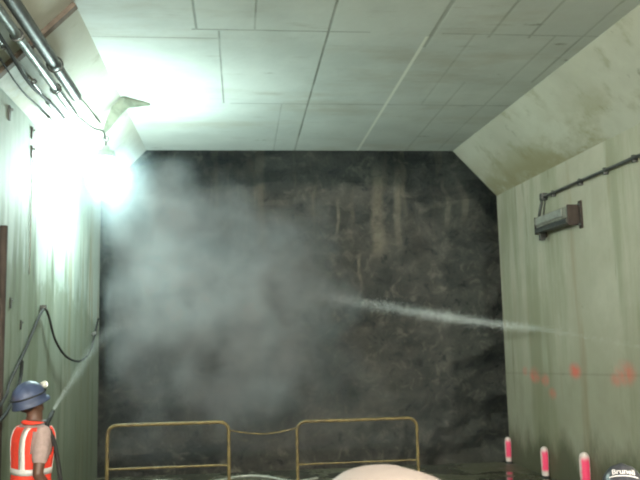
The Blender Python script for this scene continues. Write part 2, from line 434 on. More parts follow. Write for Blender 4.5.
# ------------------------------------------------------------------ lamps
def make_lamp(loc, strength, col, label, gr=.22, struts=(-31, 36)):
    r = empty('work_lamp', loc); tag(r, label, 'lamp')
    MB().ellipsoid((0, 0, 0), (gr, gr, gr * 1.05), 24, 14).build('globe', emit_mat('lamp_glow', col, strength), r)
    prof = [(.02, .40), (.04, .395), (.05, .345), (.11, .33), (.14, .235), (.132, .235), (.10, .31), (.03, .32)]
    mb = MB(); mb.rings([[Vector((q * math.cos(a), q * math.sin(a), z)) for a in [2 * math.pi * k / 28 for k in range(28)]] for q, z in prof], cap=False)
    mb.build('cap', M['plate'], r)
    for a in struts:
        c, s = math.cos(math.radians(a)), math.sin(math.radians(a))
        MB().tube([(c * .115, s * .115, .26), (c * .22, s * .22, .12), (c * .235, s * .235, -.10), (c * .15, s * .15, -.25)], .011, 8).build('guard_bar', M['dark_steel'], r)
    MB().tube([(.0, .0, .38), (.0, 0, .46)], .014, 10).build('stem', M['dark_steel'], r)
    mb = MB(); mb.tube([(.035 * math.cos(t) , 0, .49 + .035 * math.sin(t)) for t in [2 * math.pi * k / 16 for k in range(17)]], .007, 8).build('hanging_ring', M['dark_steel'], r)
    return r
lamp = make_lamp(tuple(LAMP), LAMP_W, LAMP_COL, 'glaring round work lamp hanging near the top of left wall')
# folded plate arm that carries the lamp from the ceiling
def plate_arm():
    # bent flat arm: three sections of different width
    sec = [((-1.66, 9.70, 4.63), .035), ((-1.62, 9.70, 4.70), .09), ((-1.50, 9.70, 4.92), .15), ((-1.40, 9.76, 5.04), .17), ((-1.13, 10.0, 5.085), .03)]
    mb = MB(); rings = []
    for i, (p, w_) in enumerate(sec):
        p = Vector(p); a = Vector(sec[max(0, i - 1)][0]); b = Vector(sec[min(len(sec) - 1, i + 1)][0]); t = (b - a).normalized()
        side = Vector((t.z, 0, -t.x)).normalized()
        rings.append([p + side * w_ * .5 + Vector((0, .02, 0)), p + side * w_ * .5 - Vector((0, .02, 0)), p - side * w_ * .5 - Vector((0, .02, 0)), p - side * w_ * .5 + Vector((0, .02, 0))])
    mb.rings(rings); o = mb.build('bent_plate_bracket', M['plate'], smooth=False)
    tag(o, 'bent flat greenish metal bracket under the ceiling above the glaring lamp', 'bracket')
plate_arm()
# unseen fill lamps, added behind the camera to light the near walls
make_lamp((3.6, -2.6, 4.3), FILL_W, FILL_COL, 'added fill lamp hanging unseen behind the photographer near right wall', struts=())
MB().tube([(3.6, -2.6, 4.80), (3.6, -2.6, 5.12)], .01, 8).build('hanger_rod', M['dark_steel'], bpy.data.objects['work_lamp.001'])
make_lamp((-1.4, -3.5, 4.3), FILL_W, FILL_COL, 'added fill lamp hanging unseen behind the photographer near left wall', struts=())
MB().tube([(0, 0, .50), (0, 0, .83)], .01, 8).build('hanger_rod', M['dark_steel'], bpy.data.objects['work_lamp.002'])

# ------------------------------------------------------------------ volumes
def vol_mat(name, build, aniso=.2, step=1.0, col=(.80, .95, 1.0)):
    t = NT(name); t.P = t.n('ShaderNodeNewGeometry').outputs['Position']
    v = t.n('ShaderNodeVolumeScatter'); t.put(v.inputs['Color'], col); v.inputs['Anisotropy'].default_value = aniso
    t.put(v.inputs['Density'], build(t)); t.t.links.new(v.outputs[0], t.out.inputs['Volume'])
    try: t.m.cycles.volume_step_rate = step
    except Exception: pass
    return t.m
def smoke_density(t):
    tot = None
    # centre, radius (x,y,z), strength
    blobs = [((-1.2, 12.4, 4.2), (.8, .9, .9), .35), ((-1.35, 12.0, 3.45), (.9, 1.0, 1.3), .32), ((-.6, 12.3, 2.7), (1.0, .9, 1.3), .25), ((-1.5, 13.3, 3.9), (1.2, 1.2, 1.3), .9), ((-1.7, 13.2, 2.6), (.9, 1.1, 1.3), .75), ((-.6, 13.4, 4.1), (1.1, 1.2, .9), .6), ((-.6, 13.3, 2.7), (1.5, 1.2, 1.4), 1.0), ((.45, 13.5, 2.35), (1.15, 1.0, 1.15), 1.1),
             ((-.2, 13.4, 1.5), (1.3, 1.1, 1.0), .8), ((.7, 13.6, 3.55), (1.2, 1.0, .9), .5), ((1.5, 13.6, 2.7), (.7, .8, .6), .6),
             ((.9, 13.8, 1.4), (1.8, 1.0, 1.0), .32), ((-1.3, 13.2, 1.2), (1.0, 1.0, 1.2), .35), ((1.0, 14.0, .4), (2.6, .9, 1.0), .16)]
    warp = t.n('ShaderNodeTexNoise'); warp.inputs['Scale'].default_value = .8; warp.inputs['Detail'].default_value = 3; t.put(warp.inputs['Vector'], t.P)
    P = t.vmath('ADD', t.P, t.vmath('MULTIPLY', t.vmath('SUBTRACT', warp.outputs['Color'], (.5, .5, .5)), (2.2, 2.2, 2.2)))
    for c, r, k in blobs:
        d = t.vmath('LENGTH', t.vmath('DIVIDE', t.vmath('SUBTRACT', P, c), r), out=1)
        m = t.math('MULTIPLY', t.ramp(d, .1, 1.15, 1, 0), k)
        tot = m if tot is None else t.math('ADD', tot, m)
    n = t.ramp(t.noise(1.5, 4, .6), .32, .68, .15, 1.5)
    den = t.math('MULTIPLY', t.math('MULTIPLY', tot, n), 1.5)
    return t.math('ADD', den, .020)
mb = MB(); mb.box((1.0, 13.15, 2.55), (6.2, 4.4, 4.9)); sm = mb.build('smoke_cloud', vol_mat('drifting_smoke', smoke_density, .1, .8), smooth=False)
tag(sm, 'billowing grey smoke cloud drifting in front of dark rock at the tunnel end', 'smoke', kind='stuff')
def glare_density(t):
    d = t.vmath('LENGTH', t.vmath('DIVIDE', t.vmath('SUBTRACT', t.P, (LAMP.x + .12, LAMP.y, LAMP.z - .02)), (.62, .95, .95)), out=1)
    return t.math('MULTIPLY', t.math('POWER', t.math('SUBTRACT', 1.0, d, clamp=True), 1.6), .20)
mb = MB(); mb.ellipsoid((LAMP.x + .12, LAMP.y, LAMP.z - .02), (.62, .95, .95), 24, 16)  # scattering volume added round the globe to imitate the lamp's glare and halo
hz = mb.build('glare', vol_mat('glare_round_lamp', glare_density, .0, .4, (.75, .95, 1.0)))
tag(hz, 'pale bluish mist volume added round the glaring lamp on left wall', 'glare', kind='stuff')

# ------------------------------------------------------------------ water
def spray(name, path, r0, r1, n, size, label, fade=(0, 1), thick=1.0):
    pts = smooth_path(path, 12); mb = MB(); rnd = random.Random(len(name) + n)
    for _ in range(n):
        t = rnd.random() if thick == 1 else (rnd.triangular(.12, 1, .52) if rnd.random() > .06 else rnd.random() * .3); f = t * (len(pts) - 1); i = min(int(f), len(pts) - 2)
        p = pts[i].lerp(pts[i + 1], f - i); d = (pts[i + 1] - pts[i]).normalized()
        R = r0 + (r1 - r0) * t
        off = Vector((rnd.gauss(0, 1), rnd.gauss(0, 1), rnd.gauss(0, 1))); off -= d * off.dot(d)
        c = p + off * R * .5 - Vector((0, 0, abs(rnd.gauss(0, 1)) * R * .25))
        s = size * rnd.uniform(.5, 1.2); u = d.orthogonal().normalized(); v = d.cross(u)
        L = s * 5
        mb.add([c - d * L, c + u * s, c + v * s, c - u * s, c - v * s, c + d * L],
               [(0, 2, 1), (0, 3, 2), (0, 4, 3), (0, 1, 4), (5, 1, 2), (5, 2, 3), (5, 3, 4), (5, 4, 1)])
    o = mb.build(name, M['water']); tag(o, label, 'water', kind='stuff'); return o
NZ = Vector((-1.515, 6.62, 1.465))
spray('water_jet', [NZ + Vector((.0, .05, .03)), (-1.77, 9.0, 1.75), (-2.02, 11.4, 2.04), (-1.98, 12.6, 2.28)], .012, .12, 6000, .0013,
      'white water jet rising from the orange vested worker along left wall')
spray('water_spray', [(-1.93, 12.7, 2.36), (-1.8, 12.9, 2.42), (-1.6, 13.1, 2.35)], .18, .22, 900, .0018,
      'small splash of water drops where the left jet breaks up at wall end')
spray('water_jet', [(4.35, 7.6, 1.80), (4.18, 10.3, 2.07), (3.80, 11.5, 2.20), (2.95, 12.5, 2.42), (1.75, 13.5, 2.72), (1.1, 14.1, 2.82)], .02, .15, 12000, .0016,
      'long pale water jet shooting in from right wall across the dark opening', thick=.85)

# nozzle of the right jet, on the right wall just outside the picture
r = empty('spray_nozzle', (4.38, 7.5, 1.79)); tag(r, 'brass spray nozzle bracketed to right wall beyond the right picture edge', 'nozzle')
MB().tube([(.02, -.30, -.05), (0, -.05, -.01), (-.01, .08, .01)], [.022, .022, .012], 12).build('barrel', M['galv'], r)
MB().box((.065, -.2, -.03), (.12, .05, .05)).build('bracket', M['rust'], r, bevel=.004)

# ------------------------------------------------------------------ pipes and cables upper left
def pipe(name, x, z, y0, y1, rad, mat, label, cat='pipe', clamps=(), wig=0.0, parent=None):
    pts = []
    n = max(2, int((y1 - y0) / .25))
    for i in range(n + 1):
        y = y0 + (y1 - y0) * i / n
        pts.append((x + wig * .3 * math.sin(y * 2.1 + x * 9), y, z + wig * (math.sin(y * 2.9 + x * 5) - .5)))
    r = empty(name, (0, 0, 0)); tag(r, label, cat)
    MB().tube(pts, rad, 12).build('tube', mat, r)
    for yc in clamps:
        # clamp ring and leg to the sloping concrete
        nrm = Vector((-.72, 0, .70))
        MB().tube([(x + 1.25 * rad * math.cos(a), yc, z + 1.25 * rad * math.sin(a)) for a in [2 * math.pi * k / 16 for k in range(17)]], .009, 6).build('clamp', M['dark_steel'], r)
        c = Vector((x, yc, z)); d = ((Vector((LX, yc, LHZ)) - c).dot(Vector((-.715, 0, .70))))
        MB().tube([c + Vector((-.715, 0, .70)) * rad, c + Vector((-.715, 0, .70)) * (d + .01)], .012, 6).build('standoff', M['dark_steel'], r)
    return r
CL = (3.2, 5.0, 6.25, 7.6)
pipe('steel_pipe', -1.77, 4.50, 1.0, 8.45, .040, M['galv'], 'shiny grey steel pipe, thickest in the bundle at upper left', clamps=CL)
pipe('steel_pipe', -1.69, 4.60, 1.0, 8.15, .058, M['dark_steel'], 'dark grey pipe beside the shiny pipe, nearest the ceiling at upper left', clamps=(3.4, 5.2, 7.2))
pipe('conduit', -1.91, 4.46, 1.0, 8.75, .018, M['galv'], 'thin pale conduit running below the shiny pipe at upper left', 'conduit', clamps=(3.3, 5.1, 6.4, 7.9))
pipe('cable', -1.85, 4.40, 1.0, 8.3, .016, M['rubber'], 'black cable sagging between the pipes at upper left', 'cable', wig=.035, clamps=(3.0, 5.6, 7.1))
pipe('cable', -2.00, 4.42, 1.0, 8.5, .007, M['rubber'], 'thinnest wavy black cable, lowest of the bundle at upper left', 'cable', wig=.03, clamps=(4.2, 6.6, 8.3))
# cable running from pipe ends to lamp
o = MB().tube(smooth_path([(-1.77, 8.40, 4.50), (-1.76, 8.9, 4.55), (-1.73, 9.4, 4.60), (-1.67, 9.68, 4.64), (-1.645, 9.70, 4.54)], 6), .013, 8).build('lamp_cable', M['rubber'])
tag(o, 'short black cable from shiny pipe end to the glaring lamp', 'cable')
o = MB().tube(smooth_path([(-1.69, 8.1, 4.60), (-1.66, 8.4, 4.62), (-1.60, 8.65, 4.56), (-1.55, 8.8, 4.50)], 6), .008, 8).build('loose_wire', M['rubber'])
tag(o, 'loose curled wire end sticking out at the end of dark grey pipe', 'wire')
# steel channel across the haunch behind the pipes
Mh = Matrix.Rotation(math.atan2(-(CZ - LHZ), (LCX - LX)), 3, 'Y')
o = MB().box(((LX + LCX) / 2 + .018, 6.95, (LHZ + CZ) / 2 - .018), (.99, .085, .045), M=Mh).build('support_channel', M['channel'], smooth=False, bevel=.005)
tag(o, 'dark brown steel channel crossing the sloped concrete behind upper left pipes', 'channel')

# ------------------------------------------------------------------ left wall things
cx = LX + .05
path = [(-2.07, 7.0, 1.45), (-2.07, 7.30, 1.58), (-2.11, 7.55, 1.69), (-2.13, 8.11, 1.97), (-2.13, 8.6, 2.30), (-2.13, 8.85, 2.41), (-2.13, 9.05, 2.33), (-2.12, 9.34, 2.07), (-2.10, 9.85, 1.87), (-2.08, 10.56, 1.80), (-2.10, 11.3, 1.90), (-2.13, 11.8, 2.10), (-2.14, 12.2, 2.40)]
r = empty('looped_cable', (0, 0, 0)); tag(r, 'black cable drooping in a loop across the lower left wall', 'cable')
MB().tube(smooth_path(path, 8), .014, 8).build('cable', M['rubber'], r)
for p in ((-2.144, 8.85, 2.425), (-2.144, 11.9, 2.17)):
    MB().box(p, (.07, .03, .05)).build('wall_hook', M['dark_steel'], r, bevel=.004)
o = MB().tube(smooth_path([(-2.06, 7.0, 1.36), (-2.06, 7.32, 1.44), (-2.12, 7.9, 1.66), (-2.15, 8.08, 1.86)], 6), .017, 8).build('short_hose', M['rubber'])
tag(o, 'short thick grey hose on left wall beside the looped cable, above the worker', 'hose')
o = MB().tube([(-2.135, 7.30, 0), (-2.135, 7.30, 3.1)], .036, 12).build('upright_pipe', M['rust'])
tag(o, 'rusty brown upright pipe against left wall at the left picture edge', 'pipe')
o = MB().tube([(LX + .010, 8.35, 2.75), (LX + .010, 8.35, 4.0)], .005, 8).build('thin_conduit', M['box'])
tag(o, 'thin vertical conduit below the dark anchor brackets on left wall', 'conduit')
ANL = ['upper dark anchor bracket on left wall, just under the slope', 'lower dark anchor bracket on left wall, at top of the thin conduit',
       'dark anchor bracket on left wall nearest the left picture edge, near the pipes', 'small anchor bracket on left wall, left of the cable loop, upper of two',
       'small anchor bracket on left wall, left of the cable loop, lower of two']
proto = None
for i, (y, z, s) in enumerate(((8.33, 4.25, 1), (8.35, 4.05, 1), (7.50, 4.22, 1.1), (7.72, 2.42, .8), (8.1, 2.22, .7))):
    if proto is None:
        r = empty('anchor_bracket', (LX, y, z)); proto = r
        MB().box((.008, 0, 0), (.016, .05, .13)).build('plate', M['dark_steel'], r, bevel=.003)
        MB().tube([(.01, 0, .03), (.04, 0, .03)], .012, 6).build('bolt', M['galv'], r)
    else:
        r = copy_tree(proto); r.location = (LX, y, z); r.scale = (s, s, s)
    tag(r, ANL[i], 'bracket', 'anchor brackets on the left wall')

# ------------------------------------------------------------------ right wall fixture
th = math.atan(KR)
r = empty('wall_light', (xr(10.15), 10.13, 3.55), th)
tag(r, 'unlit grey box light with rusty end brackets on right wall', 'light')
# local -x points into the tunnel, y along the wall
MB().box((-.13, 0, .035), (.09, .98, .155)).build('housing', M['box'], r, smooth=False, bevel=.012)
mb = MB(); mb.box((-.135, 0, -.085), (.12, 1.0, .065)); mb.build('lower_rail', M['dark_steel'], r, smooth=False, bevel=.008)
MB().box((-.187, .05, .045), (.012, .84, .10)).build('lens', M['lens'], r, smooth=False, bevel=.004)
for s, k in ((-1, 1.0), (1, .9)):
    e = MB(); e.box((-.095, s * .515, -.01), (.17, .022, .27 * k)); e.box((-.012, s * .545, -.01), (.024, .08, .36 * k))
    b = e.build('end_bracket', M['rust'], r, smooth=False, bevel=.004)
    for zz in (-.14, .12): MB().tube([(-.02, s * .56, zz), (-.05, s * .56, zz)], .018, 6).build('bolt', M['dark_steel'], b)
MB().box((-.10, .46, -.16), (.08, .05, .12)).build('bottom_clip', M['dark_steel'], r, smooth=False, bevel=.004)
r2 = empty('wall_conduit', (0, 0, 0)); tag(r2, 'dark conduit rising along the right wall and dropping to the unlit light', 'conduit')
w_ = lambda y, o_=.05: xr(y) - o_
pts = [(w_(10.72, .09), 10.72, 3.60), (w_(10.68, .07), 10.66, 3.80), (w_(10.64), 10.62, 3.93), (w_(10.55), 10.5, 3.955)] + [(w_(y), y, 3.955) for y in (9.5, 8.5, 7.5, 6.0, 4.0, 1.0)]
MB().tube(pts, .021, 10).build('tube', M['dark_steel'], r2)
MB().box((w_(10.6, .04), 10.6, 3.96), (.09, .10, .10)).build('elbow_box', M['dark_steel'], r2, bevel=.01)
for y in (10.3, 9.5, 8.85, 8.2, 7.2, 5.6): MB().box((w_(y, .03), y, 3.95), (.06, .04, .085)).build('clamp', M['dark_steel'], r2, bevel=.004)
o = MB().tube([(w_(10.58, .06), 10.50, 3.92), (w_(10.5, .10), 10.48, 3.74), (w_(10.5, .12), 10.48, 3.66)], .009, 8).build('feed_wire', M['rubber'])
tag(o, 'thin black wire between the conduit corner and the unlit light', 'wire')

# ------------------------------------------------------------------ marker posts
mlab = ['pink and white marker post at the far end of right wall', 'middle one of three pink and white marker posts by right wall', 'nearest pink and white marker post by right wall, at picture bottom']
for i, (x, y, s, z0) in enumerate(((4.240, 12.40, .94, 0), (4.293, 11.02, 1.0, 0), (4.338, 9.80, 1.2, .0))):
    r = empty('marker_post', (x, y, z0), math.atan(KR)); r.scale = (s, s, s); tag(r, mlab[i], 'marker', 'marker posts along the right wall')
    prof = [(0, .048), (.03, .050), (.2, .056), (.34, .057), (.385, .052), (.41, .038), (.425, .015)]
    mb = MB(); mb.rings([[Vector((q * math.cos(a), q * math.sin(a), z)) for a in [2 * math.pi * k / 20 for k in range(20)]] for z, q in prof])
    mb.build('post', M['marker'], r)
    MB().rings([[Vector((q * math.cos(a), q * math.sin(a), z)) for a in [2 * math.pi * k / 20 for k in range(20)]] for z, q in ((0, .058), (.015, .058), (.03, .045))]).build('base', M['rubber'], r)

# ------------------------------------------------------------------ guard rails
def round_frame(w, h, r, n=6):
    pts = [(-w / 2, 0, 0), (-w / 2, 0, h - r)]
    for k in range(1, n): a = math.pi - k * math.pi / 2 / n; pts.append((-w / 2 + r + r * math.cos(a), 0, h - r + r * math.sin(a)))
    pts += [(-w / 2 + r, 0, h), (w / 2 - r, 0, h)]
    for k in range(1, n): a = math.pi / 2 - k * math.pi / 2 / n; pts.append((w / 2 - r + r * math.cos(a), 0, h - r + r * math.sin(a)))
    pts += [(w / 2, 0, h - r), (w / 2, 0, 0)]
    return pts
def guard(x0, x1, h, lab, thin, rz=0):
    r = empty('guard_rail', ((x0 + x1) / 2, 9.0, 0), rz); tag(r, lab, 'guard rail', 'yellow guard rails')
    w = x1 - x0
    MB().tube(round_frame(w, h, .10), .019 if not thin else .017, 10).build('frame', M['yellow'], r)
    MB().tube([(-w / 2, 0, h - .47), (w / 2, 0, h - .47)], .012 if not thin else .009, 8).build('mid_rail', M['yellow'], r)
    MB().tube([(-w / 2, 0, .15), (w / 2, 0, .15)], .017, 8).build('bottom_rail', M['yellow'], r)
    for s in (-1, 1):
        MB().box((s * w / 2, 0, .012), (.08, .45, .024)).build('foot', M['yellow'], r, bevel=.004)
guard(-1.465, -.135, 1.115, 'yellow pipe guard rail on the left, nearer to the worker', False)
guard(.63, 2.01, 1.09, 'yellow pipe guard rail on the right, behind the beige hard hat', True)
pts = [(-.12 + .74 * t, 9.0, 1.02 - .05 * math.sin(math.pi * t)) for t in [k / 20 for k in range(21)]]
o = MB().tube(pts, .007, 6).build('rail_rope', M['yellow']); tag(o, 'thin yellow rope strung between the two guard rails', 'rope')
o = MB().tube(smooth_path([(-1.9, 11.6, .02), (-1.2, 11.9, .02), (-.6, 11.55, .02), (.0, 12.0, .02), (.35, 11.9, .02), (.75, 11.4, .02), (1.1, 11.6, .02)], 8), .018, 8).build('ground_hose', M['hose'])
tag(o, 'pale hose lying in curves on the wet floor behind the guard rails', 'hose')

# ------------------------------------------------------------------ people
TORSO = [(.84, .150, .110), (.92, .168, .122), (1.0, .158, .115), (1.08, .150, .112), (1.18, .160, .118), (1.28, .178, .125), (1.36, .190, .122),
         (1.415, .185, .108), (1.45, .145, .090), (1.478, .095, .075), (1.50, .062, .063), (1.56, .055, .060)]
def tor(z):
    for (z0, a0, b0), (z1, a1, b1) in zip(TORSO, TORSO[1:]):
        if z <= z1: t = max(0, (z - z0) / (z1 - z0)); return a0 + (a1 - a0) * t, b0 + (b1 - b0) * t
    return TORSO[-1][1:]
def remesh(mb, voxel, name, smooth_it=6, fac=.6):
    me = mb.mesh(name + '_tmp'); o = bpy.data.objects.new('tmp', me); COL.objects.link(o)
    m = o.modifiers.new('r', 'REMESH'); m.mode = 'VOXEL'; m.voxel_size = voxel
    s = o.modifiers.new('s', 'SMOOTH'); s.iterations = smooth_it; s.factor = fac
    dg = bpy.context.evaluated_depsgraph_get(); dg.update()
    out = bpy.data.meshes.new_from_object(o.evaluated_get(dg)); out.name = name
    bpy.data.objects.remove(o)
    for p in out.polygons: p.use_smooth = True
    return out
class Fig:
    def __init__(s, dz=0.0, lean=0.0, head_yaw=0.0, head_pitch=0.0):
        s.dz, s.lean, s.hy, s.hp = dz, lean, head_yaw, head_pitch
    def T(s, p):      # lean forward above the hips, then drop
        x, y, z = p; k = max(0, z - .92)
        return Vector((x, y + k * math.sin(s.lean), .92 * 1 + (z - .92) * (math.cos(s.lean) if z > .92 else 1) + s.dz))
    def H(s, p):      # head frame about the neck
        v = Vector(p) - Vector((0, 0, 1.52)); v = Matrix.Rotation(s.hy, 3, 'Z') @ (Matrix.Rotation(-s.hp, 3, 'X') @ v)
        return s.T((0, 0, 1.52)) + v
    def ring(s, z, off=0.0, n=28):
        a, b = tor(z); a += off; b += off
        return [s.T((a * math.copysign(abs(math.cos(t)) ** .85, math.cos(t)), b * math.copysign(abs(math.sin(t)) ** .9, math.sin(t)), z)) for t in [2 * math.pi * k / n for k in range(n)]]
def limb(mb, pts, rs, n=14):
    P = []; R = []
    for i in range(len(pts) - 1):
        for k in range(5):
            t = k / 5; P.append(Vector(pts[i]).lerp(Vector(pts[i + 1]), t)); R.append(rs[i] + (rs[i + 1] - rs[i]) * t)
    P.append(Vector(pts[-1])); R.append(rs[-1])
    mb.tube(P, R, n)
    for q in (0, -1): mb.ellipsoid(P[q], (R[q],) * 3, 10, 8)
    for i in range(1, len(pts) - 1): mb.ellipsoid(pts[i], (rs[i],) * 3, 10, 8)
def hand(mb, wrist, direc, palm_n, side, curl=.6):
    """palm and five bent fingers; direc along the forearm, palm_n out of the palm, side=+1 thumb along +(direc x palm_n)"""
    d = Vector(direc).normalized(); n = Vector(palm_n); n = (n - d * n.dot(d)).normalized(); u = d.cross(n) * side; w0 = Vector(wrist)
    rings = []
    for t, hw, ht in ((-.01, .026, .020), (.03, .034, .016), (.07, .040, .014), (.092, .039, .012)):
        c = w0 + d * t; rings.append([c + u * hw * math.cos(a) + n * ht * math.sin(a) for a in [2 * math.pi * k / 12 for k in range(12)]])
    mb.rings(rings)
    for k, L in enumerate((.070, .080, .074, .058)):
        b = w0 + d * .078 + u * (.030 - k * .020)
        p = [b]; ang = 0
        for seg in (.45, .32, .23):
            ang += curl * .9; p.append(p[-1] + (d * math.cos(ang) + n * math.sin(ang)) * L * seg)
        mb.tube(p, [.0095, .009, .0085, .0075], 8)
        mb.ellipsoid(p[-1], (.0076,) * 3, 8, 6)
    b = w0 + d * .025 + u * .028
    p = [b, b + (u * .7 + d * .6 + n * .25).normalized() * .035, b + (u * .7 + d * .6 + n * .25).normalized() * .035 + (d * .8 + n * curl + u * .1).normalized() * .03]
    p.append(p[-1] + (d * .7 + n * (curl + .3)).normalized() * .024)
    mb.tube(p, [.013, .0115, .0105, .009], 8); mb.ellipsoid(p[-1], (.009,) * 3, 8, 6)
def person(label, loc, rz, sc, fig, arms, legs, cols, hat, name='person', eyes=True):
    r = empty(name, loc, rz); r.scale = (sc,) * 3; tag(r, label, 'person')
    T = fig.T
    mb = MB(); mb.rings([fig.ring(z) for z in [.84 + .03 * k for k in range(25)]])
    H = fig.H
    Mh = Matrix.Rotation(fig.hy, 3, 'Z') @ Matrix.Rotation(-fig.hp, 3, 'X')
    mb.ellipsoid(H((0, -.008, 1.665)), (.076, .097, .100), 20, 14, Mh)            # skull
    mb.ellipsoid(H((0, .022, 1.605)), (.060, .072, .082), 18, 12, Mh)             # face and jaw
    mb.ellipsoid(H((0, .082, 1.562)), (.024, .018, .018), 10, 8, Mh)              # chin
    mb.tube([H((0, .083, 1.660)), H((0, .105, 1.625)), H((0, .098, 1.612))], [.010, .015, .013], 10)   # nose
    mb.ellipsoid(H((0, .090, 1.588)), (.024, .010, .006), 10, 6, Mh); mb.ellipsoid(H((0, .088, 1.577)), (.020, .010, .006), 10, 6, Mh)
    mb.tube([H((-.045, .078, 1.668)), H((0, .092, 1.672)), H((.045, .078, 1.668))], .010, 8)
    for s in (-1, 1): mb.ellipsoid(H((s * .078, -.005, 1.625)), (.010, .020, .032), 10, 8, Mh)
    mb.tube([T((0, -.005, 1.44)), H((0, .0, 1.52)), H((0, .005, 1.58))], [.066, .058, .056], 16)
    sh = MB(); sh.rings([fig.ring(z, .012) for z in [.90 + .03 * k for k in range(19)] + [1.465]])
    for s, (el, wr, hn, cu) in arms.items():
        q = 1 if s == 'R' else -1
        S0 = T((q * .175, 0, 1.405)); el = Vector(el); wr = Vector(wr)
        limb(mb, [S0, S0.lerp(el, .45), el, el.lerp(wr, .35), wr], [.056, .052, .040, .042, .028])
        hand(mb, wr, wr - el, hn, q, cu)
        k = cols.get('sleeve', .75); pe = S0.lerp(el, k)
        if k < 1: limb(sh, [S0, S0.lerp(el, .4), pe], [.066, .066, .064])
        else: limb(sh, [S0, S0.lerp(el, .45), el, el.lerp(wr, .4), wr.lerp(el, .12)], [.066, .064, .054, .052, .042])
    tr = MB(); tr.rings([fig.ring(z, .016) for z in (.855, .87, .90, .93, .96, 1.0)])
    bo = {}
    for s, (kn, an) in legs.items():
        q = 1 if s == 'R' else -1; h0 = T((q * .088, 0, .88)); kn = Vector(kn); an = Vector(an)
        limb(mb, [h0, h0.lerp(kn, .4), kn, kn.lerp(an, .3), an], [.086, .076, .054, .056, .038])
        mb.ellipsoid(an + Vector((0, .055, -.045)), (.040, .115, .032), 14, 8)
        limb(tr, [h0, h0.lerp(kn, .4), kn, kn.lerp(an, .3), an + Vector((0, 0, .02))], [.102, .092, .074, .072, .066])
        b = MB(); b.tube([an + Vector((0, 0, .12)), an + Vector((0, -.01, 0)), an + Vector((0, .0, -.055))], [.053, .052, .055], 14)
        b.ellipsoid(an + Vector((0, .055, -.035)), (.050, .130, .042), 16, 10); b.box(an + Vector((0, .05, -.072)), (.095, .255, .026))
        bo[s] = b
    link('body', remesh(mb, .009, 'body', 3, .5), M[cols['skin']], r)
    link('shirt', remesh(sh, .012, 'shirt'), M[cols['shirt']], r)
    link('trousers', remesh(tr, .012, 'trousers'), M[cols['trousers']], r)
    for s in bo: link('boot', remesh(bo[s], .010, 'boot', 3), M['boot'], r)
    if eyes:
        for s in (-1, 1): MB().ellipsoid(H((s * .030, .083, 1.648)), (.011, .008, .008), 10, 8, Mh).build('eye', M['eye'], r)
    hb = MB(); hb.ellipsoid(H((0, -.022, 1.662)), (.080, .094, .088), 20, 14, Mh)
    link('hair', remesh(hb, .010, 'hair', 1), M['hair'], r)
    # hard hat
    hr = MB(); rings = []
    a0, b0, h0 = .118, .142, .150
    bk = hat.get('brim', 1.0)
    prof = [(1 + .20 * bk, .000), (1 + .205 * bk, -.006), (1 + .17 * bk, .002), (1.02, .012), (1.0, .02)] + [(math.cos(p) ** hat.get('flat', 1.0), .02 + math.sin(p) * (h0 - .02)) for p in [math.pi / 2 * k / 12 for k in range(1, 12)]] + [(.02, h0)]
    for q, z in prof:
        ring = []
        for k in range(40):
            t = 2 * math.pi * k / 40; x = a0 * q * math.cos(t); y = b0 * q * math.sin(t)
            if q > 1.01 and y > 0: y *= 1.0 + hat.get('bill', .12) ; 
            rg = 0
            if z > .03 and 'flat' not in hat:
                rg = .009 * math.exp(-(x / .020) ** 2) * min(1, (z - .03) / .05)
                rg += .006 * math.exp(-((abs(x) - .055) / .012) ** 2) * min(1, (z - .05) / .05) if z > .05 else 0
            if 'flat' in hat and z > .06: rg = .0035 * (1 / (1 + math.exp((abs(x + .01) - .032) / .003)))
            ring.append(H((x, y - .005, 1.668 + z + rg - (hat.get('drop', 0) * max(0, 1 - max(0, z) / .06)))))
        rings.append(ring)
    hr.rings(rings); ho = hr.build('hard_hat', M[hat['mat']], r); ho['label'] = hat['label']
    return r, ho

